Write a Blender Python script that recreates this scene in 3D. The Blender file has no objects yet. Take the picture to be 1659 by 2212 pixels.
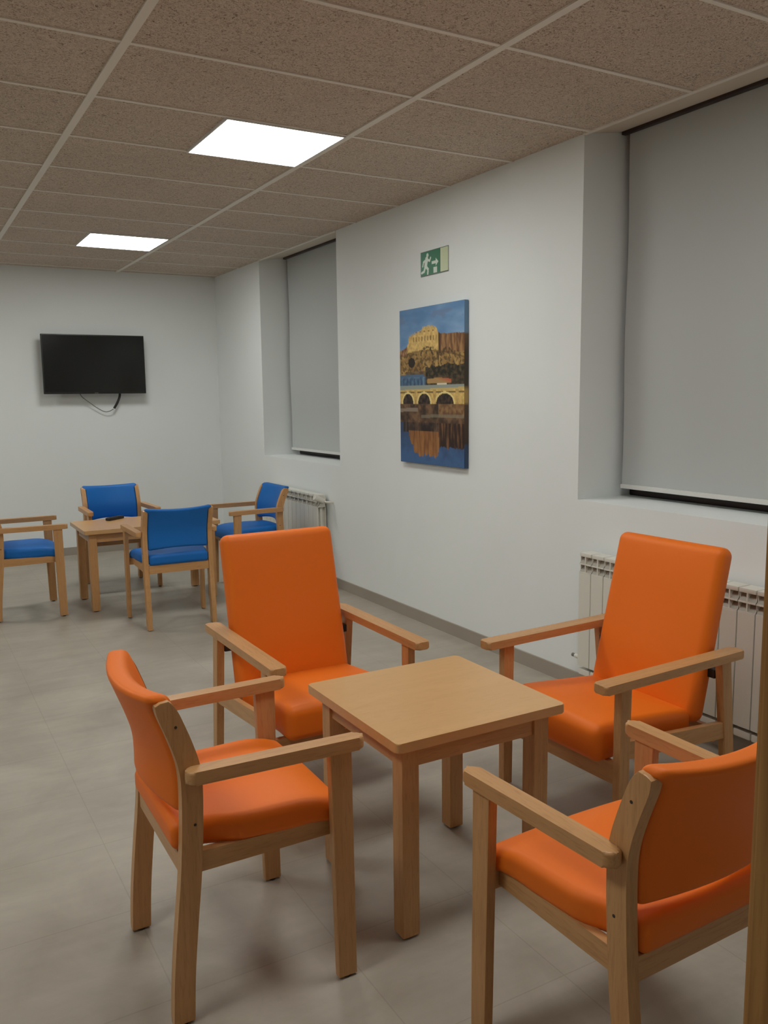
import bpy, bmesh, math, random
from mathutils import Matrix, Vector, noise

random.seed(7)
C = bpy.context.scene.collection
PI = math.pi

# ------------------------------------------------------------------ camera calibration
CAM_H = 1.517
YAW, PITCH, ROLL, FPX = -0.5191, -0.1346, -0.0119, 1835.7
WALL_X = 3.0018          # face of the right wall
BACK_Y = 8.745           # face of the far wall
CEIL_Z = 2.767
GRID_X = 2.0067          # a main runner of the suspended ceiling
GRID_Y = 2.6074          # a cross runner of the suspended ceiling
LEFT_X = -3.2
FRONT_Y = 0.4435

# ------------------------------------------------------------------ materials
def new_mat(name):
    m = bpy.data.materials.new(name)
    m.use_nodes = True
    nt = m.node_tree
    b = nt.nodes['Principled BSDF']
    return m, nt, b

def N(nt, kind, **kw):
    n = nt.nodes.new(kind)
    for k, v in kw.items():
        if k in n.inputs.keys():
            n.inputs[k].default_value = v
        else:
            setattr(n, k, v)
    return n

def coords(nt, scale=(1, 1, 1), out='Object'):
    tc = nt.nodes.new('ShaderNodeTexCoord')
    mp = nt.nodes.new('ShaderNodeMapping')
    mp.inputs['Scale'].default_value = scale
    nt.links.new(tc.outputs[out], mp.inputs['Vector'])
    return mp.outputs['Vector']

def ramp(nt, fac, stops):
    r = nt.nodes.new('ShaderNodeValToRGB')
    e = r.color_ramp.elements
    e[0].position, e[0].color = stops[0][0], (*stops[0][1], 1)
    e[1].position, e[1].color = stops[-1][0], (*stops[-1][1], 1)
    for p, c in stops[1:-1]:
        x = e.new(p); x.color = (*c, 1)
    nt.links.new(fac, r.inputs['Fac'])
    return r.outputs['Color']

def mixc(nt, fac, a, b, mode='MIX'):
    m = nt.nodes.new('ShaderNodeMix'); m.data_type = 'RGBA'; m.blend_type = mode
    for s, v in ((m.inputs[0], fac), (m.inputs[6], a), (m.inputs[7], b)):
        if isinstance(v, (int, float)):
            s.default_value = v
        elif isinstance(v, tuple):
            s.default_value = (*v, 1)
        else:
            nt.links.new(v, s)
    return m.outputs[2]

def bump(nt, b, h, strength=.1, dist=.01):
    n = nt.nodes.new('ShaderNodeBump')
    n.inputs['Strength'].default_value = strength
    n.inputs['Distance'].default_value = dist
    nt.links.new(h, n.inputs['Height'])
    nt.links.new(n.outputs['Normal'], b.inputs['Normal'])

def plain(name, col, rough=.5, spec=.5, metal=0, bumpscale=0, bumpstr=.05, var=0):
    m, nt, b = new_mat(name)
    b.inputs['Base Color'].default_value = (*col, 1)
    b.inputs['Roughness'].default_value = rough
    b.inputs['Specular IOR Level'].default_value = spec
    b.inputs['Metallic'].default_value = metal
    if bumpscale:
        n = N(nt, 'ShaderNodeTexNoise', Scale=bumpscale, Detail=4.0)
        nt.links.new(coords(nt), n.inputs['Vector'])
        bump(nt, b, n.outputs['Fac'], bumpstr, .004)
    if var:
        n = N(nt, 'ShaderNodeTexNoise', Scale=1.7, Detail=3.0)
        nt.links.new(coords(nt), n.inputs['Vector'])
        lo = tuple(c * (1 - var) for c in col); hi = tuple(min(1, c * (1 + var)) for c in col)
        nt.links.new(ramp(nt, n.outputs['Fac'], [(.3, lo), (.7, hi)]), b.inputs['Base Color'])
    return m

def wood(name, axis, base, dark, rough=.38, fine=1.0, fleck=.55):
    """varnished timber whose grain runs along one local axis"""
    m, nt, b = new_mat(name)
    s = [42 * fine] * 3; s[axis] = 1.6
    n1 = N(nt, 'ShaderNodeTexNoise', Scale=1.0, Detail=5.0, Roughness=.55, Distortion=.6)
    nt.links.new(coords(nt, tuple(s)), n1.inputs['Vector'])
    s2 = [230 * fine] * 3; s2[axis] = 22
    n2 = N(nt, 'ShaderNodeTexNoise', Scale=1.0, Detail=2.0)
    nt.links.new(coords(nt, tuple(s2)), n2.inputs['Vector'])
    c1 = ramp(nt, n1.outputs['Fac'], [(.30, dark), (.62, base)])
    fl = ramp(nt, n2.outputs['Fac'], [(.34, (.80, .76, .72)), (.46, (1, 1, 1))])
    nt.links.new(mixc(nt, fleck, c1, fl, 'MULTIPLY'), b.inputs['Base Color'])
    b.inputs['Roughness'].default_value = rough
    b.inputs['Specular IOR Level'].default_value = .45
    bump(nt, b, n2.outputs['Fac'], .04, .002)
    return m

BE, BD = (.60, .325, .135), (.52, .27, .105)
M = {}
M['wood_x'] = wood('beech_grain_across', 0, BE, BD)
M['wood_y'] = wood('beech_grain_deep', 1, BE, BD)
M['wood_z'] = wood('beech_grain_upright', 2, BE, BD)
M['top'] = wood('beech_laminate', 0, (.66, .385, .165), (.625, .355, .15), rough=.30, fine=.35, fleck=.18)
M['oak_z'] = wood('oak_door_frame', 2, (.46, .225, .055), (.25, .105, .02), rough=.4, fine=1.1)

def vinyl(name, col):
    m, nt, b = new_mat(name)
    n = N(nt, 'ShaderNodeTexNoise', Scale=420.0, Detail=2.0)
    nt.links.new(coords(nt), n.inputs['Vector'])
    b.inputs['Base Color'].default_value = (*col, 1)
    b.inputs['Roughness'].default_value = .52
    b.inputs['Specular IOR Level'].default_value = .35
    bump(nt, b, n.outputs['Fac'], .08, .001)
    return m
M['orange'] = vinyl('orange_vinyl', (.87, .180, .008))
M['blue'] = vinyl('blue_vinyl', (.005, .142, .49))
M['glide'] = plain('dark_plastic', (.035, .022, .016), .5)
M['black'] = plain('black_metal', (.012, .012, .012), .45)
M['wall'] = plain('white_wall_paint', (.848, .876, .868), .85, .2, bumpscale=160, bumpstr=.05, var=.012)
M['farwall'] = plain('bounce_dimming_paint', (.34, .33, .31), .85, .2)  # unseen front and corridor walls, darkened to cut bounce light on the chairs
M['blind'] = plain('grey_blind_fabric', (.525, .545, .535), .9, .1, bumpscale=500, bumpstr=.05)
M['bar'] = plain('blind_bar', (.74, .73, .70), .5)
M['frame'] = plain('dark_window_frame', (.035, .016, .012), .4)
M['rad'] = plain('cream_radiator_enamel', (.76, .74, .66), .35)
M['rad_shade'] = plain('radiator_enamel_shaded', (.40, .375, .32), .6)  # cream enamel darkened to put the outlets' inner shade into the colour
M['plug'] = plain('drain_plug', (.16, .16, .14), .5)
M['chrome'] = plain('chrome', (.6, .6, .58), .25, metal=1)
M['tbar'] = plain('ceiling_bar_paint', (.80, .75, .67), .6)
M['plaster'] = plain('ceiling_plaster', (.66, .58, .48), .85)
M['dark'] = plain('painted_darkness', (.02, .016, .014), .9)
M['tvbezel'] = plain('tv_bezel', (.008, .008, .008), .3)
M['tvscreen'] = plain('tv_screen', (.006, .0065, .006), .16, .5)
M['tvcable'] = plain('tv_cable', (.22, .23, .22), .5)
M['mark'] = plain('tv_mark', (.10, .10, .10), .3)
M['remote'] = plain('remote_plastic', (.015, .014, .013), .4)
M['key'] = plain('remote_keys', (.08, .08, .08), .5)
M['lampframe'] = plain('lamp_frame', (.75, .75, .72), .5)
M['panel'] = plain('door_lining_edge', (.42, .22, .075), .4)

m, nt, b = new_mat('lamp_glow')
b.inputs['Base Color'].default_value = (.8, .8, .8, 1)
b.inputs['Emission Color'].default_value = (.980, 1.0, .965, 1)
b.inputs['Emission Strength'].default_value = 9.0
M['glow'] = m

m, nt, b = new_mat('window_glass')
b.inputs['Base Color'].default_value = (.9, .95, .95, 1)
b.inputs['Transmission Weight'].default_value = 1
b.inputs['Roughness'].default_value = .02
M['glass'] = m

# wood-wool acoustic tile
m, nt, b = new_mat('wood_wool_tile')
v = coords(nt)
n1 = N(nt, 'ShaderNodeTexNoise', Scale=58.0, Detail=6.0, Roughness=.72, Distortion=2.5)
nt.links.new(v, n1.inputs['Vector'])
n2 = N(nt, 'ShaderNodeTexVoronoi', Scale=120.0, feature='DISTANCE_TO_EDGE')
d = N(nt, 'ShaderNodeTexNoise', Scale=40.0, Detail=3.0)
nt.links.new(v, d.inputs['Vector'])
vm = N(nt, 'ShaderNodeVectorMath', operation='MULTIPLY_ADD')
vm.inputs[1].default_value = (.03, .03, .03)
nt.links.new(d.outputs['Color'], vm.inputs[0]); nt.links.new(v, vm.inputs[2])
nt.links.new(vm.outputs[0], n2.inputs['Vector'])
n3 = N(nt, 'ShaderNodeTexNoise', Scale=2.3, Detail=4.0)
nt.links.new(v, n3.inputs['Vector'])
c1 = ramp(nt, n1.outputs['Fac'], [(.36, (.20, .15, .115)), (.47, (.66, .55, .45)), (.64, (.80, .685, .58))])
c2 = ramp(nt, n2.outputs['Distance'], [(.0, (.82, .80, .78)), (.12, (1, 1, 1))])
c3 = ramp(nt, n3.outputs['Fac'], [(.3, (.94, .94, .94)), (.7, (1.0, 1.0, 1.0))])
nt.links.new(mixc(nt, 1.0, mixc(nt, 1.0, c1, c2, 'MULTIPLY'), c3, 'MULTIPLY'), b.inputs['Base Color'])
b.inputs['Roughness'].default_value = .95
b.inputs['Specular IOR Level'].default_value = .1
bump(nt, b, n1.outputs['Fac'], .5, .006)
M['tile'] = m

# porcelain floor
m, nt, b = new_mat('porcelain_floor')
tc = nt.nodes.new('ShaderNodeTexCoord')
mp = nt.nodes.new('ShaderNodeMapping')
TX, TY = .4525, .4400
mp.inputs['Location'].default_value = (-.515, -2.437, 0)
nt.links.new(tc.outputs['Object'], mp.inputs['Vector'])
br = N(nt, 'ShaderNodeTexBrick')
br.offset = 0; br.squash = 1
br.inputs['Scale'].default_value = 1
br.inputs['Brick Width'].default_value = TX
br.inputs['Row Height'].default_value = TY
br.inputs['Mortar Size'].default_value = .0022
br.inputs['Mortar Smooth'].default_value = .25
br.inputs['Bias'].default_value = 0
br.inputs['Color1'].default_value = (.965, .965, .965, 1)
br.inputs['Color2'].default_value = (1, 1, 1, 1)
br.inputs['Mortar'].default_value = (.86, .85, .83, 1)
nt.links.new(mp.outputs['Vector'], br.inputs['Vector'])
v = tc.outputs['Object']
f1 = N(nt, 'ShaderNodeTexNoise', Scale=3.2, Detail=8.0, Roughness=.62, Distortion=.5)
nt.links.new(v, f1.inputs['Vector'])
st = nt.nodes.new('ShaderNodeMapping'); st.inputs['Scale'].default_value = (1.2, 9, 1)
nt.links.new(v, st.inputs['Vector'])
f2 = N(nt, 'ShaderNodeTexNoise', Scale=1.6, Detail=5.0, Roughness=.6)
nt.links.new(st.outputs['Vector'], f2.inputs['Vector'])
c1 = ramp(nt, f1.outputs['Fac'], [(.30, (.375, .335, .272)), (.70, (.50, .455, .382))])
c2 = ramp(nt, f2.outputs['Fac'], [(.32, (.92, .915, .91)), (.64, (1, 1, 1))])
cc = mixc(nt, 1.0, mixc(nt, 1.0, c1, c2, 'MULTIPLY'), br.outputs['Color'], 'MULTIPLY')
nt.links.new(cc, b.inputs['Base Color'])
nt.links.new(ramp(nt, f1.outputs['Fac'], [(.3, (.36, .36, .36)), (.7, (.52, .52, .52))]), b.inputs['Roughness'])
b.inputs['Specular IOR Level'].default_value = .4
M['floor'] = m
M['skirt'] = plain('porcelain_skirting', (.37, .325, .27), .45, var=.06)

def print_mat(name, rough):
    m, nt, b = new_mat(name)
    a = nt.nodes.new('ShaderNodeVertexColor'); a.layer_name = 'print'
    nt.links.new(a.outputs['Color'], b.inputs['Base Color'])
    b.inputs['Roughness'].default_value = rough
    b.inputs['Specular IOR Level'].default_value = .3
    return m
M['canvas'] = print_mat('printed_canvas', .6)
M['signprint'] = print_mat('printed_sign', .35)

# ------------------------------------------------------------------ mesh helpers
def finish(name, bm, mat, parent=None, smooth=True, wn=True, loc=None):
    bmesh.ops.recalc_face_normals(bm, faces=bm.faces)
    me = bpy.data.meshes.new(name)
    bm.to_mesh(me); bm.free()
    for mm in (mat if isinstance(mat, (list, tuple)) else [mat]):
        me.materials.append(mm)
    if smooth:
        for p in me.polygons: p.use_smooth = True
        me.set_sharp_from_angle(angle=math.radians(50))
    o = bpy.data.objects.new(name, me); C.objects.link(o)
    if wn and smooth:
        w = o.modifiers.new('normals', 'WEIGHTED_NORMAL'); w.keep_sharp = True
    if parent is not None: o.parent = parent
    if loc: o.location = loc
    return o

def tag(o, label, cat, group=None):
    o['label'] = label; o['category'] = cat
    if group: o['group'] = group
    return o

def struct(o):
    o['kind'] = 'structure'
    return o

def empty(name, loc=(0, 0, 0), rz=0):
    o = bpy.data.objects.new(name, None); C.objects.link(o)
    o.empty_display_size = .1
    o.location = loc; o.rotation_euler = (0, 0, rz)
    return o

def box(bm, x0, x1, y0, y1, z0, z1, bev=0, seg=2, mi=0):
    r = bmesh.ops.create_cube(bm, size=1)
    vs = r['verts']
    for v in vs:
        v.co = ((x0 + x1) / 2 + v.co.x * (x1 - x0), (y0 + y1) / 2 + v.co.y * (y1 - y0), (z0 + z1) / 2 + v.co.z * (z1 - z0))
    fs = {f for v in vs for f in v.link_faces}
    for f in fs: f.material_index = mi
    if bev:
        es = list({e for v in vs for e in v.link_edges})
        bmesh.ops.bevel(bm, geom=es, offset=bev, segments=seg, profile=.6, affect='EDGES')

def prism(bm, pts, axis, lo, hi, bev=0, seg=2, mi=0):
    """extrude a closed outline along axis; pts are the two other coordinates in x,y,z order"""
    def P(a, b, c):
        q = [a, b]; q.insert(axis, c); return q
    A = [bm.verts.new(P(a, b, lo)) for a, b in pts]
    B = [bm.verts.new(P(a, b, hi)) for a, b in pts]
    n = len(pts)
    fa = bm.faces.new(A); fb = bm.faces.new(list(reversed(B)))
    fa.material_index = fb.material_index = mi
    for i in range(n):
        bm.faces.new((A[i], A[(i + 1) % n], B[(i + 1) % n], B[i])).material_index = mi
    if bev:
        es = list(fa.edges) + list(fb.edges)
        bmesh.ops.bevel(bm, geom=es, offset=bev, segments=seg, profile=.6, affect='EDGES')

def rrect(x0, x1, y0, y1, r, n=6):
    pts = []
    for cx, cy, a in ((x1 - r, y1 - r, 0), (x0 + r, y1 - r, 90), (x0 + r, y0 + r, 180), (x1 - r, y0 + r, 270)):
        for i in range(n + 1):
            t = math.radians(a + 90 * i / n)
            pts.append((cx + r * math.cos(t), cy + r * math.sin(t)))
    return pts

def cyl(bm, p, q, r, n=16, r2=None):
    p, q = Vector(p), Vector(q)
    d = q - p
    mat = Matrix.Translation((p + q) / 2) @ d.to_track_quat('Z', 'Y').to_matrix().to_4x4()
    bmesh.ops.create_cone(bm, cap_ends=True, segments=n, radius1=r, radius2=r if r2 is None else r2, depth=d.length, matrix=mat)

def tube(bm, pts, r, n=8):
    pts = [Vector(p) for p in pts]
    rings = []
    for i, p in enumerate(pts):
        d = (pts[min(i + 1, len(pts) - 1)] - pts[max(i - 1, 0)]).normalized()
        a = d.orthogonal().normalized() if i == 0 else (rings[-1][1] - d * rings[-1][1].dot(d)).normalized()
        b2 = d.cross(a)
        rings.append(([bm.verts.new(p + r * (a * math.cos(2 * PI * k / n) + b2 * math.sin(2 * PI * k / n))) for k in range(n)], a))
    for (u, _), (w, _) in zip(rings, rings[1:]):
        for k in range(n):
            bm.faces.new((u[k], u[(k + 1) % n], w[(k + 1) % n], w[k]))
    bm.faces.new(rings[0][0][::-1]); bm.faces.new(rings[-1][0])

def bez(pts, n=10):
    """Catmull-Rom through points"""
    out = []
    P = [pts[0]] + list(pts) + [pts[-1]]
    for i in range(1, len(P) - 2):
        for k in range(n):
            t = k / n
            a = [.5 * (2 * P[i][j] + (P[i + 1][j] - P[i - 1][j]) * t + (2 * P[i - 1][j] - 5 * P[i][j] + 4 * P[i + 1][j] - P[i + 2][j]) * t * t
                       + (3 * P[i][j] - P[i - 1][j] - 3 * P[i + 1][j] + P[i + 2][j]) * t ** 3) for j in range(len(P[i]))]
            out.append(tuple(a))
    out.append(tuple(pts[-1]))
    return out

def cushion(bm, h, r, n, fn):
    """rounded slab with half sizes h, edge radius r, n cells between the roundings, then bent by fn"""
    ax = []
    for hh, nn in zip(h, n):
        rr = min(r, hh)
        edge = [hh - rr + rr * math.tan(math.radians(a)) for a in (0, 13, 25, 36, 45)]
        mid = [-(hh - rr) + 2 * (hh - rr) * i / nn for i in range(nn + 1)] if hh - rr > 1e-6 else [0]
        ax.append([-e for e in reversed(edge[1:])] + mid + edge[1:])
    cache = {}
    def V(p):
        k = tuple(round(c, 6) for c in p)
        if k not in cache:
            q = Vector(p); inn = Vector([max(-(h[i] - min(r, h[i])), min(h[i] - min(r, h[i]), q[i])) for i in range(3)])
            dd = q - inn
            if dd.length > 1e-9:
                m_ = max(abs(c) for c in dd)
                dd = dd.normalized() * m_
            cache[k] = bm.verts.new(fn(*(inn + dd)))
        return cache[k]
    for a in range(3):
        b_, c_ = [(1, 2), (2, 0), (0, 1)][a]
        for s in (0, -1):
            f = ax[a][s]
            for i in range(len(ax[b_]) - 1):
                for j in range(len(ax[c_]) - 1):
                    q = []
                    for ii, jj in ((i, j), (i + 1, j), (i + 1, j + 1), (i, j + 1)):
                        p = [0, 0, 0]; p[a] = f; p[b_] = ax[b_][ii]; p[c_] = ax[c_][jj]
                        q.append(V(p))
                    if len(set(q)) == 4:
                        try: bm.faces.new(q)
                        except ValueError: pass

def lerp(tab, t):
    if t <= tab[0][0]: return tab[0][1]
    for (a, b_), (c_, d_) in zip(tab, tab[1:]):
        if t <= c_:
            u = (t - a) / (c_ - a); u = u * u * (3 - 2 * u) if False else u
            return b_ + (d_ - b_) * u
    return tab[-1][1]

def dup(root, loc, rz, label, group=None):
    r = root.copy(); C.objects.link(r)
    r.location = loc; r.rotation_euler = (0, 0, rz)
    r['label'] = label
    if group: r['group'] = group
    for ch in list(root.children):
        c = ch.copy(); C.objects.link(c); c.parent = r
        for g in list(ch.children):
            d = g.copy(); C.objects.link(d); d.parent = c
    return r

# ------------------------------------------------------------------ room shell
def build_room():
    T = .12
    bm = bmesh.new()
    box(bm, LEFT_X - T, WALL_X + .6, -2.2, BACK_Y + T, -.15, 0)
    struct(finish('floor', bm, M['floor'], smooth=False))

    # suspended ceiling: tile slab, with the bars as one grid
    bm = bmesh.new()
    box(bm, LEFT_X - T, WALL_X + .001, FRONT_Y - .15, BACK_Y + T, CEIL_Z, CEIL_Z + .02)
    ce = struct(finish('ceiling', bm, M['tile'], smooth=False))
    bm = bmesh.new()
    k = 0
    while GRID_X - 1.2 * k > LEFT_X:
        x = GRID_X - 1.2 * k
        box(bm, x - .0165, x + .0165, FRONT_Y, BACK_Y, CEIL_Z - .007, CEIL_Z + .001)
        k += 1
    j = -3
    while GRID_Y + .6 * j < BACK_Y:
        y = GRID_Y + .6 * j
        if y > FRONT_Y:
            box(bm, LEFT_X, WALL_X, y - .010, y + .010, CEIL_Z - .005, CEIL_Z + .001)
        j += 1
    struct(finish('trim_1', bm, M['tbar'], smooth=False))

    # right wall with two deep window niches
    WIN = [(1.685, 3.255), (5.937, 7.507)]
    D = .46; SILL = .985
    bm = bmesh.new()
    ys = [FRONT_Y - .15] + [v for w in WIN for v in w] + [BACK_Y + T]
    for i in range(0, len(ys), 2):
        box(bm, WALL_X, WALL_X + D, ys[i], ys[i + 1], 0, 3.1)
    for a, b_ in WIN:
        box(bm, WALL_X, WALL_X + D, a, b_, 0, SILL)
        box(bm, WALL_X, WALL_X + D, a, b_, 3.0, 3.1)
    bmesh.ops.remove_doubles(bm, verts=bm.verts, dist=1e-5)
    struct(finish('wall_right', bm, M['wall'], smooth=False))
    for n_, (a, b_) in enumerate(WIN):
        # plaster strip of ceiling inside the niche and the edge bar along it
        bm = bmesh.new()
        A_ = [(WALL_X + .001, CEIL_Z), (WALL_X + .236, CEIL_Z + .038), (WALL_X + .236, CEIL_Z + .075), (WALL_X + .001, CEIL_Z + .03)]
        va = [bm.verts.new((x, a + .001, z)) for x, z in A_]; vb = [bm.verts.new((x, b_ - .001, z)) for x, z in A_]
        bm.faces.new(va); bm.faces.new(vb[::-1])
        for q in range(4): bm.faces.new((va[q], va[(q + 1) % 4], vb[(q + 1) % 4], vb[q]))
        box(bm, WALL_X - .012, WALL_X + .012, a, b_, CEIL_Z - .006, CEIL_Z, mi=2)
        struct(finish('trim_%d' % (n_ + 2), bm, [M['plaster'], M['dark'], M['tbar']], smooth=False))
        # window behind the blind
        bm = bmesh.new()
        x0, x1 = WALL_X + .36, WALL_X + .42
        for y0, y1, z0, z1 in ((a, b_, SILL, SILL + .09), (a, b_, 2.91, 3.0), (a, a + .07, SILL + .09, 2.91), (b_ - .07, b_, SILL + .09, 2.91),
                               ((a + b_) / 2 - .05, (a + b_) / 2 + .05, SILL + .09, 2.91)):
            box(bm, x0, x1, y0, y1, z0, z1, .006, 1)
        w = struct(finish('window_%d' % (n_ + 1), bm, M['frame']))
        bm = bmesh.new()
        box(bm, x0 + .025, x0 + .035, a + .06, b_ - .06, SILL + .08, 2.92)
        g = finish('window_pane', bm, M['glass'], w, smooth=False)
        bm = bmesh.new()
        box(bm, WALL_X + D - .02, WALL_X + D, a, b_, SILL, 3.0)  # dark sheet added to stand for the night outside the window
        struct(finish('trim_%d' % (n_ + 4), bm, M['dark'], smooth=False))

    bm = bmesh.new()
    box(bm, LEFT_X - T, WALL_X, BACK_Y, BACK_Y + T, 0, 3.1)
    struct(finish('wall_back', bm, M['wall'], smooth=False))
    bm = bmesh.new()
    box(bm, LEFT_X - T, LEFT_X, -2.2, BACK_Y, 0, 3.1)
    struct(finish('wall_left', bm, M['wall'], smooth=False))
    # front wall with the doorway the photo is taken from
    DX0, DX1, DH = -.32, .66, 2.1
    bm = bmesh.new()
    box(bm, LEFT_X, DX0, FRONT_Y - .15, FRONT_Y, 0, 3.1)
    box(bm, DX1, WALL_X, FRONT_Y - .15, FRONT_Y, 0, 3.1)
    box(bm, DX0, DX1, FRONT_Y - .15, FRONT_Y, DH, 3.1)
    struct(finish('wall_front', bm, M['farwall'], smooth=False))
    # door lining, with a stop and architraves
    bm = bmesh.new()
    yj0, yj1 = FRONT_Y - .16, FRONT_Y
    for s, xe in ((1, DX1), (-1, DX0)):
        xi = xe - s * .04
        box(bm, min(xi, xe), max(xi, xe), yj0, yj1, 0, DH, .003, 2)
        box(bm, min(xi - s * .012, xi), max(xi - s * .012, xi), yj0 + .03, yj1 - .05, 0, DH - .04, .003, 2)
        for ya, yb in ((yj1, yj1 + .012), (yj0 - .012, yj0)):
            box(bm, min(xi + s * .012, xi + s * .08), max(xi + s * .012, xi + s * .08), ya, yb, 0, DH + .04, .003, 2)
    box(bm, DX0, DX1, yj0, yj1, DH - .04, DH, .003, 2)
    struct(finish('door_1', bm, M['oak_z']))
    # corridor the camera stands in
    bm = bmesh.new()
    box(bm, LEFT_X - T, WALL_X + .6, -2.3, -2.2, 0, 3.1)
    struct(finish('wall_corridor', bm, M['farwall'], smooth=False))
    bm = bmesh.new()
    box(bm, WALL_X, WALL_X + .1, -2.2, FRONT_Y - .151, 0, 3.1)
    struct(finish('wall_corridor_side', bm, M['farwall'], smooth=False))
    bm = bmesh.new()
    box(bm, LEFT_X - T, WALL_X + .6, -2.3, FRONT_Y - .15, CEIL_Z, CEIL_Z + .03)
    struct(finish('ceiling_corridor', bm, M['farwall'], smooth=False))
    bm = bmesh.new()
    box(bm, LEFT_X - T, WALL_X + .6, FRONT_Y - .15, BACK_Y + T, 3.1, 3.15)
    struct(finish('ceiling_slab', bm, M['wall'], smooth=False))

    for nm, bx in (('baseboard_right', (WALL_X - .010, WALL_X, FRONT_Y + .001, BACK_Y)),
                   ('baseboard_back', (LEFT_X, WALL_X - .010, BACK_Y - .010, BACK_Y)),
                   ('baseboard_left', (LEFT_X, LEFT_X + .010, FRONT_Y + .001, BACK_Y - .010))):
        bm = bmesh.new()
        box(bm, *bx, 0, .078)
        struct(finish(nm, bm, M['skirt'], smooth=False))
    return WIN, SILL

WIN, SILL = build_room()

# ------------------------------------------------------------------ ceiling lights
def ceiling_light(cx, cy, label):
    t = tag(empty('ceiling_light', (cx, cy, CEIL_Z)), label, 'ceiling light')
    bm = bmesh.new()
    h = .300
    for x0, x1, y0, y1 in ((-h, h, -h, -h + .008), (-h, h, h - .008, h), (-h, -h + .008, -h + .008, h - .008), (h - .008, h, -h + .008, h - .008)):
        box(bm, x0, x1, y0, y1, -.012, -.0005)
    finish('lamp_frame', bm, M['lampframe'], t, smooth=False)
    bm = bmesh.new()
    h = .292
    c = .022
    prism(bm, [(-h + c, -h), (h - c, -h), (h, -h + c), (h, h - c), (h - c, h), (-h + c, h), (-h, h - c), (-h, -h + c)], 2, -.0105, -.002)
    finish('diffuser', bm, M['glow'], t, smooth=False)
    return t
LX = GRID_X - .3165
ceiling_light(LX, GRID_Y + .6 * 2.5, 'larger looking lit square ceiling panel, nearer one in front of the picture wall')
ceiling_light(LX - .015, GRID_Y + .6 * 7.5 - .02, 'lit square ceiling panel farther away, near the television wall')
ceiling_light(LX - 2.4, GRID_Y + .6 * 2.5, 'unseen lit square ceiling panel assumed in the left half of the room, nearer the doorway')  # this and the next: unseen panels, guessed to give light from the left
ceiling_light(LX - 2.4, GRID_Y + .6 * 7.5, 'unseen lit square ceiling panel assumed in the left half of the room, nearer the far wall')

ceiling_light(LX, GRID_Y - .6 * 1.5, 'unseen lit square ceiling panel assumed above the orange chairs, nearest the doorway')  # this and the next: unseen panels, guessed and placed to set the foreground shading
ceiling_light(LX - 2.4, GRID_Y - .6 * 1.5, 'unseen lit square ceiling panel assumed in the left half of the room, just inside the doorway')

# ------------------------------------------------------------------ roller blinds
def roller_blind(a, b_, label):
    x = WALL_X + .27
    t = tag(empty('roller_blind', (x, (a + b_) / 2, SILL)), label, 'blind', 'grey roller blinds in the window niches')
    hw = (b_ - a) / 2 - .036
    bm = bmesh.new()
    nz = 24
    prev = None
    for i in range(nz + 1):
        z = .055 + (2.93 - SILL - .055) * i / nz
        dx = .004 * math.sin(i * .5)
        row = [bm.verts.new((dx - .0008, -hw, z)), bm.verts.new((dx - .0008, hw, z)), bm.verts.new((dx + .0008, hw, z)), bm.verts.new((dx + .0008, -hw, z))]
        if prev:
            for k in range(4):
                bm.faces.new((prev[k], prev[(k + 1) % 4], row[(k + 1) % 4], row[k]))
        else:
            bm.faces.new(row)
        prev = row
    bm.faces.new(prev)
    finish('blind_fabric', bm, M['blind'], t)
    bm = bmesh.new()
    box(bm, -.009, .009, -hw - .002, hw + .002, .045, .068, .004, 2)
    finish('bottom_bar', bm, M['bar'], t)
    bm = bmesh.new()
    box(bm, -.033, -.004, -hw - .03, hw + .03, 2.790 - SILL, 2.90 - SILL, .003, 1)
    finish('slot_shade_bar', bm, M['frame'], t)  # added dark bar, stands in for the shaded slot above the blind
    bm = bmesh.new()
    cyl(bm, (.025, -hw, 2.95 - SILL), (.025, hw, 2.95 - SILL), .024, 20)
    finish('roller', bm, M['bar'], t)
    return t
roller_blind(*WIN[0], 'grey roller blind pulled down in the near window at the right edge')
roller_blind(*WIN[1], 'grey roller blind pulled down in the far narrow looking window niche')

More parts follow.
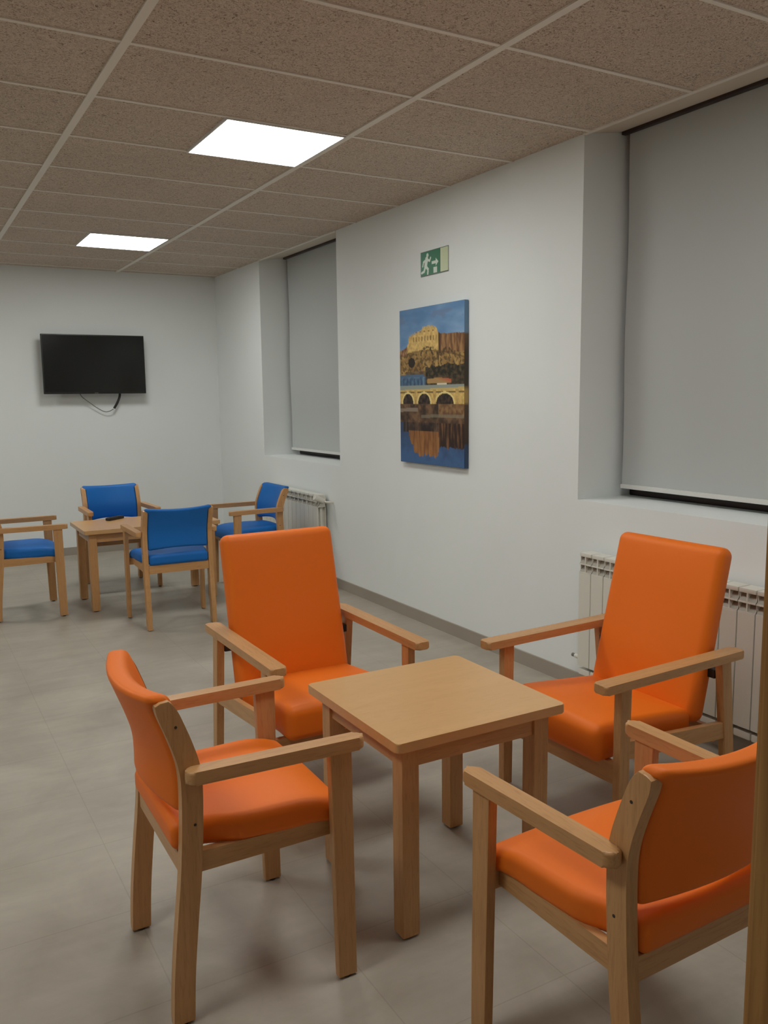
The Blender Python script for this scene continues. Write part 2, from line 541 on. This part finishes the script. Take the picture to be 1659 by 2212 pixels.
# ------------------------------------------------------------------ radiators
def radiator(y_hi, n, label, valve):
    P = .0838
    t = tag(empty('radiator', (WALL_X - .012, y_hi - n * P / 2, 0)), label, 'radiator', 'cream radiators under the windows')
    base = None
    xf, xb = -.092, -.012
    for i in range(n):
        yc = (n / 2 - .5 - i) * P
        if base is None:
            bm = bmesh.new()
            w = P / 2 - .0022
            # flat front plate, core tube and inner rear plate
            box(bm, xf, xf + .012, -w, w, .165, .640, .003, 2)
            box(bm, xf + .012, xb, -.006, .006, .165, .70)
            box(bm, xf + .035, xf + .06, -.022, .022, .12, .715, .008, 2)
            box(bm, xb - .004, xb, -w, w, .165, .70)
            # domed top with two tiers of slanted outlets
            box(bm, xf + .002, xb, -w, w, .722, .742, .006, 2)
            for zz in (.643, .685):
                # one slanted outlet fin per tier, its lower lip at the front
                prism(bm, [(xf + .003, zz), (xf + .007, zz), (xf + .034, zz + .036), (xf + .030, zz + .038)], 1, -w, w, mi=1)
                box(bm, xf + .001, xf + .006, -w, w, zz - .003, zz + .003)
            box(bm, xf + .003, xf + .030, -.003, .003, .640, .724)
            for yy in (-w, w - .002):
                box(bm, xf + .010, xb, yy, yy + .002, .640, .724)
            # bottom foot
            box(bm, xf + .006, xb, -w, w, .118, .150, .006, 2)
            base = finish('radiator_section', bm, [M['rad'], M['rad_shade']], t)
            base.location = (0, yc, 0)
        else:
            c = base.copy(); C.objects.link(c); c.parent = t; c.location = (0, yc, 0)
    ye = n * P / 2
    bm = bmesh.new()
    for z in (.185, .690):
        cyl(bm, (xf + .047, -ye - .0, z), (xf + .047, ye + .0, z), .019, 18)
    finish('manifold', bm, M['rad'], t)
    for s in (-1, 1):
        for z in (.185,):
            bm = bmesh.new()
            cyl(bm, (xf + .047, s * ye, z), (xf + .047, s * (ye + .064), z + .004), .011, 12)
            o = finish('end_pipe', bm, M['rad'], t)
            bm = bmesh.new()
            cyl(bm, (xf + .047, s * (ye + .064), z + .004), (xf + .047, s * (ye + .084), z + .004), .010, 8)
            finish('end_plug', bm, M['plug'], o)
    for s in (-1, 1):
        bm = bmesh.new()
        yb = s * (ye - .2)
        box(bm, -.03, -.020, yb - .008, yb + .008, 0, .15, .002, 1)
        box(bm, -.05, -.0, yb - .02, yb + .02, 0, .006, .002, 1)
        finish('floor_bracket', bm, M['rad'], t)
    if valve:
        bm = bmesh.new()
        cyl(bm, (xf + .047, -ye, .69), (xf + .047, -ye - .045, .69), .013, 16)
        cyl(bm, (xf + .047, -ye - .03, .69), (xf - .005, -ye - .03, .715), .020, 20)
        cyl(bm, (xf - .005, -ye - .03, .715), (xf - .035, -ye - .03, .73), .024, 20)
        v = finish('radiator_valve', bm, M['rad'], t)
        bm = bmesh.new()
        tube(bm, bez([(xf + .047, -ye - .04, .69), (xf + .050, -ye - .075, .688), (xf + .075, -ye - .085, .686), (.0115, -ye - .085, .685)], 6), .009, 10)
        finish('supply_pipe', bm, M['rad'], v)
    return t
radiator(3.125, 15, 'cream sectional radiator under the near window, behind the orange high back chair', False)
radiator(7.33, 14, 'cream sectional radiator under the far window, behind the blue chairs', True)

# ------------------------------------------------------------------ television
def television():
    cx, cz = 1.722, 1.861
    yb = 8.60
    t = tag(empty('television', (cx, yb, cz)), 'black flat screen television mounted on the far wall', 'television')
    W2, H2 = .479, .281
    bm = bmesh.new()
    box(bm, -W2, W2, 0, .035, -H2, H2, .006, 2)
    box(bm, -.30, .30, .035, .065, -.2, .12, .01, 2)
    finish('tv_housing', bm, M['tvbezel'], t)
    bm = bmesh.new()
    box(bm, -W2 + .012, W2 - .012, -.0015, .002, -H2 + .02, H2 - .012)
    finish('tv_screen', bm, M['tvscreen'], t, smooth=False)
    bm = bmesh.new()
    box(bm, -.016, .016, -.004, .002, -H2 + .003, -H2 + .013, .001, 1)
    finish('tv_mark', bm, M['mark'], t)
    bm = bmesh.new()
    box(bm, -.12, .12, .065, .075, -.12, .12)
    box(bm, -.03, .03, .075, BACK_Y - yb - .012, -.06, .06)
    box(bm, -.12, .12, BACK_Y - yb - .012, BACK_Y - yb, -.12, .12)
    finish('wall_mount', bm, M['black'], t)
    bm = bmesh.new()
    tube(bm, bez([(-.16, .06, -.22), (-.13, .08, -.30), (-.06, .09, -.36), (.02, .10, -.42), (.085, .10, -.455), (.13, .09, -.452), (.17, .08, -.43)], 6), .0042, 8)
    finish('tv_cable', bm, M['tvcable'], t)
    bm = bmesh.new()
    tube(bm, bez([(.24, .06, -.20), (.235, .07, -.29), (.225, .07, -.33), (.205, .075, -.375), (.175, .08, -.425)], 6), .012, 10)
    finish('cable_bundle', bm, M['remote'], t)
    return t
television()

# ------------------------------------------------------------------ canvas picture and sign (prints with their own colours)
def srgb(c, g=1.0):
    return tuple((x / 255 / 12.92) if x / 255 <= .04045 else ((x / 255 + .055) / 1.055) ** 2.4 for x in c)

def printed(name, w, h, nu, nv, fn, mat, parent, gain=1.0):
    """vertical sheet facing -X; u runs from far (left in view) to near (right in view), v from top"""
    me = bpy.data.meshes.new(name)
    vs = [(0, w / 2 - w * i / nu, h / 2 - h * j / nv) for j in range(nv + 1) for i in range(nu + 1)]
    fs = [(j * (nu + 1) + i, j * (nu + 1) + i + 1, (j + 1) * (nu + 1) + i + 1, (j + 1) * (nu + 1) + i) for j in range(nv) for i in range(nu)]
    me.from_pydata(vs, [], fs)
    ca = me.color_attributes.new('print', 'FLOAT_COLOR', 'POINT')
    k = 0
    for j in range(nv + 1):
        for i in range(nu + 1):
            ca.data[k].color = (*[min(.85, gain * x) for x in srgb(fn(i / nu, j / nv))], 1); k += 1
    me.materials.append(mat)
    o = bpy.data.objects.new(name, me); C.objects.link(o)
    o.parent = parent
    return o

def mixt(a, b_, t):
    t = max(0, min(1, t))
    return tuple(x + (y - x) * t for x, y in zip(a, b_))

def nz(u, v, s=1.0, k=0):
    return noise.fractal(Vector((u * s, v * s * 1.34, k)), 1.0, 2.0, 4)

def castle_top(u):
    """height of the skyline (v from top) of the ruined fortress and the ridge"""
    tab = [(0, .262), (.06, .255), (.10, .245), (.13, .23), (.15, .215), (.155, .175), (.20, .165), (.28, .150), (.36, .142), (.38, .125), (.50, .118), (.56, .122), (.60, .14), (.62, .165), (.66, .178), (.80, .182), (1, .188)]
    v = lerp(tab, u)
    if .16 < u < .58 and (u * 38) % 1 < .38: v += .009
    return v

def landscape(u, v):
    n = nz(u, v, 9); n2 = nz(u, v, 26, 3); n3 = nz(u * 4, v, 9, 7)
    sky = mixt((78, 112, 150), (122, 150, 178), .35 * u + 1.2 * v + .5 * nz(u, v * 3, 2.5, 5))
    top = castle_top(u) + .002 * n2
    if v < top:
        if .03 < v < .09 and n + .4 * nz(u, v * 5, 3, 9) > .15: sky = mixt(sky, (98, 110, 135), .5)
        return sky
    if v < .44:
        stone = mixt((168, 138, 82), (196, 166, 104), .5 + n2)
        rock = mixt((120, 92, 52), (158, 128, 76), .5 + n + .5 * n2)
        c = stone if (.13 < u < .64 and v < .285) else rock
        if u > .62 and v < .30:
            c = mixt((96, 66, 44), (140, 106, 68), .5 + 1.2 * n3)
            if abs(u - .645) < .012: c = (70, 48, 30)
        if .2 < u < .6 and .18 < v < .215 and (u * 22) % 1 < .3: c = mixt(c, (90, 66, 36), .7)
        if .2 < u < .58 and .145 < v < .16 and (u * 15) % 1 < .35: c = mixt(c, (100, 74, 40), .6)
        if abs(v - (.275 + .02 * (u - .4) ** 2 * 8)) < .006: c = mixt(c, (84, 64, 36), .6)
        if v > .285 and n2 > .12: c = mixt(c, (70, 54, 34), .7)
        if ((u - .2) / .055) ** 2 + ((v - .345) / .032) ** 2 < 1: c = (40, 32, 26)
        for cx, cy, r in ((.44, .33, .10), (.52, .345, .11), (.75, .34, .09)):
            d = math.hypot(u - cx, (v - cy) * 1.3)
            if abs(d - r) < .010 + .006 * n2 and v < cy + .02 and n2 > -.12: c = mixt(c, (62, 48, 32), .75)
        if v > .37 + .02 * n and u > .42: c = mixt((34, 32, 24), (84, 70, 48), .3 + 1.2 * n2)
        if .10 < u < .42 and v > .40: c = mixt((110, 92, 66), (60, 46, 34), .5 + n)
        if u < .12 and v < .30: c = mixt((150, 120, 84), (96, 60, 44), .5 + n2)
        if u < .40 and v > .420: c = (70, 92, 116)
        return c
    if v < .495:
        if u < .43:
            c = mixt((58, 80, 104), (82, 106, 128), .5 + n2)
            if v > .445 and (u * 17) % 1 < .22: c = (44, 62, 84)
            if abs(u - .395) < .012: c = (92, 116, 138)
            return c
        if v < .482 and .45 < u < .82:
            if v < .447 + .05 * abs(u - .62): return mixt((40, 36, 28), (80, 66, 46), .5 + n2)
            return mixt((150, 120, 78), (158, 78, 54), (u - .60) * 6 - (v - .455) * 30)
        if .6 < u < .75 and v > .478: return (188, 180, 160)
        return mixt((40, 36, 28), (80, 66, 46), .5 + n2)
    if v < .525:
        t = v + .012 * (u - .5)
        return (128, 134, 126) if t < .515 else (172, 150, 98)
    if v < .612:
        c = mixt((164, 136, 80), (196, 166, 100), .5 + .8 * n2)
        if abs(v - .538) < .004: c = (104, 84, 50)
        for cx, w in ((.135, .088), (.40, .098), (.72, .130)):
            yy = (v - .612) / .066
            if abs(u - cx) < w and yy < 0 and ((u - cx) / w) ** 2 + (yy) ** 2 < 1: 
                c = mixt((34, 27, 24), (66, 52, 42), .4 + 1.3 * n2)
            elif ((u - cx) / (w + .022)) ** 2 + ((v - .612) / .078) ** 2 < 1: c = (206, 180, 120)
        for px in (.265, .565, .90):
            if abs(u - px) < .022: c = mixt((190, 160, 98), (150, 122, 70), .5 + n2)
        return c
    if v < .735:
        c = mixt((52, 40, 32), (104, 78, 56), .45 + .9 * n + .4 * n2)
        if u > .62 and v < .70: c = mixt((92, 66, 44), (126, 96, 64), .5 + n2)
        if abs(v - (.648 + .02 * (.3 - u))) < .012 and u < .30: c = (120, 106, 92)
        if abs(v - (.695 - .01 * u)) < .010 and u > .35: c = mixt(c, (112, 106, 90), .7)
        return c
    # reflection
    water = mixt((48, 62, 88), (58, 86, 124), 1.2 * (v - .75) * 4 + .5 * n)
    st = nz(u * 6, v * .8, 6, 11)
    edge = .940 + .022 * st + .02 * n - 1.2 * max(0, abs(u - .42) - .13) ** 2
    if v < .79: c = mixt((40, 31, 28), (86, 66, 52), .4 + n + .4 * st)
    else: c = mixt((104, 68, 40), (142, 98, 56), .4 + 1.1 * st + (v - .8) * 2)
    if (.14 + max(0, (v - .82)) * .9 + .06 * n < u < .61 + .05 * st) and v < edge: return c
    if u >= .62 and v < .885 + .012 * st: return mixt((46, 32, 26), (112, 78, 50), .35 + 1.2 * st - (u - .62))
    if v < .80 and u > .05: return mixt((40, 36, 38), (70, 58, 50), .5 + st)
    return water

def canvas_picture():
    w, h, d = .748, 1.0, .033
    t = tag(empty('canvas_picture', (WALL_X, 4.583, 1.581)), 'tall canvas print of a hilltop castle and arched bridge hanging on the white wall', 'picture')
    bm = bmesh.new()
    box(bm, -d, -.004, -w / 2, w / 2, -h / 2, h / 2, .003, 2)
    me_o = finish('canvas_body', bm, M['canvasside'], t)
    p = printed('canvas_print', w - .004, h - .004, 150, 200, landscape, M['canvas'], t, 1.5)
    p.location = (-d - .0006, 0, 0)
    return t

# wrap-round edge of the canvas: continues the sky / stone / water bands of the print
m, nt, b = new_mat('canvas_edge')
tc = nt.nodes.new('ShaderNodeTexCoord'); sx = nt.nodes.new('ShaderNodeSeparateXYZ')
nt.links.new(tc.outputs['Generated'], sx.inputs[0])
rc = ramp(nt, sx.outputs['Z'], [(0, srgb((50, 72, 104))), (.14, srgb((52, 70, 98))), (.15, srgb((62, 46, 36))), (.38, srgb((80, 62, 46))), (.40, srgb((170, 140, 84))), (.47, srgb((170, 140, 84))), (.50, srgb((60, 52, 40))), (.70, srgb((70, 56, 42))), (.80, srgb((104, 78, 52))), (.815, srgb((110, 138, 166))), (1, srgb((100, 134, 166)))])
nt.links.new(rc, b.inputs['Base Color']); b.inputs['Roughness'].default_value = .6
M['canvasside'] = m
canvas_picture()

def seg_d(px, py, ax, ay, bx, by):
    dx, dy = bx - ax, by - ay
    t = max(0, min(1, ((px - ax) * dx + (py - ay) * dy) / (dx * dx + dy * dy)))
    return math.hypot(px - ax - t * dx, py - ay - t * dy)

def exit_print(u, v):
    x, y = u * 2.06, v          # sign is about 2:1
    green = (18, 112, 74)
    if u < .012 or u > .985 or v < .03 or v > .965: return (74, 92, 78)
    if u > .705:
        return (74, 92, 78) if u < .722 else (206, 214, 176)
    white = (214, 228, 214)
    # running figure
    if math.hypot(x - .52, y - .17) < .085: return white
    for a in ((.46, .32, .38, .60, .105), (.46, .32, .68, .42, .045), (.68, .42, .76, .30, .04), (.42, .34, .22, .42, .045), (.22, .42, .16, .58, .04),
              (.38, .60, .56, .74, .06), (.56, .74, .54, .93, .052), (.36, .62, .26, .80, .06), (.26, .80, .08, .84, .05)):
        if seg_d(x, y, *a[:4]) < a[4]: return white
    # arrow
    if .84 < x < 1.16 and abs(y - .52) < .055: return white
    if 1.14 < x < 1.34 and abs(y - .52) < .16 * (1.34 - x) / .20: return white
    # doorway
    if .98 < x < 1.24 and .70 < y < .95: return white
    return green

def exit_sign():
    w, h = .315, .152
    t = tag(empty('exit_sign', (WALL_X, 4.577, 2.349)), 'small green and white emergency exit sign above the canvas picture', 'sign')
    bm = bmesh.new()
    box(bm, -.004, -.0005, -w / 2, w / 2, -h / 2, h / 2)
    finish('sign_plate', bm, M['bar'], t, smooth=False)
    p = printed('sign_print', w, h, 124, 60, exit_print, M['signprint'], t)
    p.location = (-.0046, 0, 0)
    return t
exit_sign()

# ------------------------------------------------------------------ tables
def table(name, cx, cy, w, d, label, rot=0):
    H = .600
    t = tag(empty(name, (cx, cy, 0), rot), label, 'table', 'beech tables between the chairs')
    bm = bmesh.new()
    prism(bm, rrect(-w / 2, w / 2, -d / 2, d / 2, .013), 2, H - .028, H, .004, 3)
    finish('tabletop', bm, M['top'], t)
    ix, iy, L = w / 2 - .035, d / 2 - .035, .055
    for sx in (-1, 1):
        for sy in (-1, 1):
            bm = bmesh.new()
            x0, x1 = sorted((sx * ix, sx * (ix - L))); y0, y1 = sorted((sy * iy, sy * (iy - L)))
            box(bm, x0, x1, y0, y1, .006, H - .0285, .004, 2)
            lg = finish('leg', bm, M['wood_z'], t)
            bm = bmesh.new()
            cyl(bm, ((x0 + x1) / 2, (y0 + y1) / 2, 0), ((x0 + x1) / 2, (y0 + y1) / 2, .0065), .019, 16)
            finish('foot_glide', bm, M['glide'], lg)
    for s in (-1, 1):
        bm = bmesh.new()
        a, b_ = sorted((s * (iy - .008), s * (iy - .030)))
        box(bm, -ix + L, ix - L, a, b_, H - .095, H - .0285, .002, 1)
        finish('apron', bm, M['wood_x'], t)
        bm = bmesh.new()
        a, b_ = sorted((s * (ix - .008), s * (ix - .030)))
        box(bm, a, b_, -iy + L, iy - L, H - .095, H - .0285, .002, 1)
        finish('apron', bm, M['wood_y'], t)
    return t
table('side_table', 1.386, 2.142, .587, .572, 'square beech wooden table in the middle of the orange chairs')
table('coffee_table', 1.603, 6.487, 1.0, .572, 'long beech wooden table among the blue chairs with a black remote on it')

def remote():
    t = tag(empty('remote_control', (1.425, 6.70, .600), math.radians(38)), 'black television remote lying on the table among the blue chairs', 'remote control')
    bm = bmesh.new()
    box(bm, -.085, .085, -.022, .022, .0005, .022, .007, 3)
    finish('remote_body', bm, M['remote'], t)
    bm = bmesh.new()
    for i in range(7):
        for j in (-1, 0, 1):
            box(bm, -.07 + i * .02, -.060 + i * .02, j * .014 - .004, j * .014 + .004, .0215, .024)
    finish('remote_buttons', bm, M['key'], t, smooth=False)
    return t
remote()

# ------------------------------------------------------------------ low armchairs (front is local +Y)
POST = [(0, -.215), (.12, -.209), (.25, -.197), (.38, -.183), (.50, -.175), (.60, -.172), (.66, -.177), (.72, -.194), (.78, -.216), (.818, -.230)]
_ps = bez([(z, y) for z, y in POST], 6)
def post_y(z): return lerp(_ps, z)

def armchair(name, fabric, loc, rz, label, group, cat='armchair', low=1.0):
    def sq(z): return z if z < .66 else .66 + (z - .66) * low   # height of the back
    t = tag(empty(name, loc, rz), label, cat, group)
    for s in (-1, 1):
        # front leg
        bm = bmesh.new()
        x0, x1 = sorted((s * .2505, s * .2765))
        prism(bm, [(.184, .006), (.236, .006), (.231, .628), (.170, .628)], 0, x0, x1, .004, 2)
        lg = finish('front_leg', bm, M['wood_z'], t)
        bm = bmesh.new()
        cyl(bm, (s * .2635, .210, 0), (s * .2635, .210, .0065), .0105, 12)
        finish('foot_glide', bm, M['glide'], lg)
        # rear leg rising into the bent back post
        bm = bmesh.new()
        hw = .0258
        fr, bk = [], []
        for z, y in _ps:
            if z < .006: z = .006
            w = hw if z < .78 else hw * (1 - .25 * ((z - .78) / .04) ** 2)
            fr.append((y + w, sq(z))); bk.append((y - w, sq(z)))
        top = _ps[-1]
        cap = [(top[1] + .012, sq(top[0]) + .008), (top[1] - .008, sq(top[0]) + .006)]
        x0, x1 = sorted((s * .2015, s * .2325))
        prism(bm, fr + cap + bk[::-1], 0, x0, x1, .004, 2)
        rl = finish('rear_leg', bm, M['wood_z'], t)
        bm = bmesh.new()
        cyl(bm, (s * .2170, -.2145, 0), (s * .2170, -.2145, .0065), .013, 12)
        finish('foot_glide', bm, M['glide'], rl)
        for z, dy in ((.760, .004), (.510, .006)):
            bm = bmesh.new()
            cyl(bm, (s * .2310, post_y(z) + dy, sq(z)), (s * .2332, post_y(z) + dy, sq(z)), .0036, 10)
            finish('screw_hole', bm, M['glide'], rl)
        # arm
        bm = bmesh.new()
        x0, x1 = sorted((s * .2425, s * .2865))
        prism(bm, rrect(x0, x1, -.192, .268, .0195, 7), 2, .6250, .6580, .009, 3)
        for v in bm.verts: v.co.x -= s * .014 * max(0, (.236 - v.co.y) / .43)
        ar = finish('armrest', bm, M['wood_y'], t)
        # side rail
        bm = bmesh.new()
        x0, x1 = sorted((s * .205, s * .229))
        prism(bm, [(-.172, .384), (.192, .387), (.192, .426), (.150, .434), (-.168, .438)], 0, x0, x1, .003, 2)
        finish('side_rail', bm, M['wood_y'], t)
    bm = bmesh.new()
    box(bm, -.2502, .2502, .193, .217, .378, .427, .003, 2)
    finish('front_rail', bm, M['wood_x'], t)
    bm = bmesh.new()
    box(bm, -.2003, .2003, -.203, -.181, .376, .432, .003, 2)
    finish('rear_rail', bm, M['wood_x'], t)

    # seat cushion, waterfall front
    bm = bmesh.new()
    def seat(x, y, z):
        f = max(0, min(1, (y + .155) / .10)); f = f * f * (3 - 2 * f)
        X = x * (.198 + .032 * f + .013 * max(0, min(1, (y + .05) / .2))) / .24
        Z = .4625 + z
        if z > 0: Z += .016 * (1 - (x / .24) ** 2) * (1 - (y / .24) ** 4)
        k = max(0, (y - .07) / .17)
        Z -= .040 * k ** 2.2
        if z < 0: Z += .012 * min(1, k * 1.6) - .010 * k ** 4
        Z += .004 * max(0, -y / .24)
        return (X, y + .010, Z)
    cushion(bm, (.24, .227, .036), .024, (14, 14, 1), seat)
    finish('seat', bm, M[fabric], t, wn=False)

    # curved back pad
    bm = bmesh.new()
    def back(x, y, z):
        q = x / .2135
        zt = .840 - .012 * (1 - q * q)
        zb = .530 + .017 * (1 - q * q)
        Z = zb + (zt - zb) * (z + .165) / .33
        Y = post_y(min(Z, .818)) - max(0, Z - .818) * .4 - .043 * (1 - q * q)
        # the padding rolls out over the tops of the posts
        k = max(0, min(1, (Z - .800) / .022)); k = k * k * (3 - 2 * k)
        X = x * (.2005 + .020 * k) / .2135
        return (X, Y + y, sq(Z))
    cushion(bm, (.2135, .0285, .165), .019, (18, 1, 14), back)
    finish('backrest', bm, M[fabric], t, wn=False)
    return t

R = math.radians
GO = 'low orange armchairs around the square table'
GB = 'blue armchairs around the long table'
oa = armchair('armchair', 'orange', (.720, 2.118, 0), R(-90.6), 'low orange armchair left of the square table, seen from its side', GO)
dup(oa, (1.371, 1.287, 0), R(1.0), 'low orange armchair at the right edge beside the door frame, seen from behind', GO)
ba = armchair('armchair', 'blue', (.738, 6.52, 0), R(-91), 'blue armchair cut off by the left edge of the photo', GB, low=.88)
dup(ba, (1.525, 7.06, 0), R(181), 'blue armchair behind the long table, facing us below the television', GB)
dup(ba, (1.587, 5.735, 0), R(-2), 'blue armchair with its back to us, in front of the long table', GB)
dup(ba, (2.435, 6.467, 0), R(91), 'blue armchair beside the far radiator, turned to face left', GB)

# ------------------------------------------------------------------ high back armchairs (front is local +Y)
def high_chair(loc, rz, label, group):
    t = tag(empty('high_back_armchair', loc, rz), label, 'armchair', group)
    for s in (-1, 1):
        bm = bmesh.new()
        x0, x1 = sorted((s * .279, s * .311))
        prism(bm, [(.222, .006), (.264, .006), (.266, .566), (.216, .566)], 0, x0, x1, .004, 2)
        lg = finish('front_leg', bm, M['wood_z'], t)
        bm = bmesh.new(); cyl(bm, (s * .295, .243, 0), (s * .295, .243, .0065), .012, 12)
        finish('foot_glide', bm, M['glide'], lg)
        bm = bmesh.new()
        prism(bm, [(-.348, .006), (-.304, .006), (-.238, .574), (-.290, .574)], 0, x0, x1, .004, 2)
        rl = finish('rear_leg', bm, M['wood_z'], t)
        bm = bmesh.new(); cyl(bm, (s * .295, -.324, 0), (s * .295, -.324, .0065), .012, 12)
        finish('foot_glide', bm, M['glide'], rl)
        # arm, flat and wide, dropping slightly to the rear
        bm = bmesh.new()
        x0, x1 = sorted((s * .2645, s * .3265))
        prism(bm, rrect(x0, x1, -.348, .352, .014, 5), 2, -.015, .015, .007, 3)
        for v in bm.verts: v.co.z += .583 - (v.co.y) * .006
        finish('armrest', bm, M['wood_y'], t)
        bm = bmesh.new()
        x0, x1 = sorted((s * .281, s * .305))
        prism(bm, [(-.296, .275), (.222, .317), (.222, .379), (-.286, .337)], 0, x0, x1, .003, 2)
        finish('side_rail', bm, M['wood_y'], t)
        bm = bmesh.new()
        x0, x1 = sorted((s * .236, s * .2795))
        box(bm, x0, x1, -.292, -.240, .500, .532, .003, 2)
        finish('recline_bracket', bm, M['black'], t)
    bm = bmesh.new()
    box(bm, -.2795, .2795, .226, .250, .222, .298, .003, 2)
    finish('front_rail', bm, M['wood_x'], t)
    bm = bmesh.new()
    box(bm, -.2810, .2810, -.262, -.240, .262, .318, .003, 2)
    finish('rear_rail', bm, M['wood_x'], t)

    bm = bmesh.new()
    def seat(x, y, z):
        yy = y + .065
        Z = .331 + z + .095 * (yy + .1)
        if z > 0: Z += .012 * (1 - (x / .25) ** 2) * (1 - (y / .24) ** 4)
        k = max(0, (y - .12) / .12)
        if z > 0: Z -= .012 * k * k
        else: Z -= .012 * k
        return (x * (.246 if True else 1) / .25, yy, Z)
    cushion(bm, (.25, .24, .064), .032, (14, 14, 3), seat)
    finish('seat', bm, M['orange'], t, wn=False)

    bm = bmesh.new()
    def back(x, y, z):
        w = z + .30
        Z = .338 + w * 1.027
        Y = -.193 - w * .245 + y
        if y > 0: Y += .010 * (1 - (x / .252) ** 2) * (1 - (z / .31) ** 4)
        # lumbar swell
        if y > 0: Y += .008 * math.exp(-((w - .18) / .12) ** 2) * (1 - (x / .252) ** 2)
        Z += y * .24
        return (x * (.252 - .006 * w) / .252, Y, Z)
    cushion(bm, (.252, .040, .305), .032, (16, 1, 18), back)
    finish('backrest', bm, M['orange'], t, wn=False)
    return t
GH = 'high back orange armchairs beside the square table'
hc = high_chair((1.373, 2.985, 0), R(180.6), 'tall orange high back armchair facing us from the far side of the square table', GH)
dup(hc, (2.232, 2.240, 0), R(91.8), 'tall orange high back armchair in front of the near radiator, facing left', GH)

# ------------------------------------------------------------------ camera
def basis(yaw, pit, rol):
    f = Vector((-math.sin(yaw) * math.cos(pit), math.cos(yaw) * math.cos(pit), math.sin(pit)))
    r = Vector((math.cos(yaw), math.sin(yaw), 0))
    u = r.cross(f)
    return r * math.cos(rol) + u * math.sin(rol), u * math.cos(rol) - r * math.sin(rol), f
r_, u_, f_ = basis(YAW, PITCH, ROLL)
cd = bpy.data.cameras.new('camera'); cam = bpy.data.objects.new('camera', cd); C.objects.link(cam)
mw = Matrix.Identity(4)
for i in range(3):
    mw[i][0], mw[i][1], mw[i][2] = r_[i], u_[i], -f_[i]
mw.translation = Vector((0, 0, CAM_H))
cam.matrix_world = mw
cd.sensor_fit = 'HORIZONTAL'; cd.sensor_width = 36
cd.lens = FPX * 36 / 1659
cd.clip_start = .02
bpy.context.scene.camera = cam

# ------------------------------------------------------------------ world and exposure
w = bpy.data.worlds.new('world'); bpy.context.scene.world = w
w.use_nodes = True
w.node_tree.nodes['Background'].inputs[0].default_value = (.02, .025, .035, 1)
w.node_tree.nodes['Background'].inputs[1].default_value = .3
vs = bpy.context.scene.view_settings
vs.view_transform = 'Standard'; vs.look = 'None'; vs.gamma = 1; vs.use_curve_mapping = False
vs.exposure = 0.85
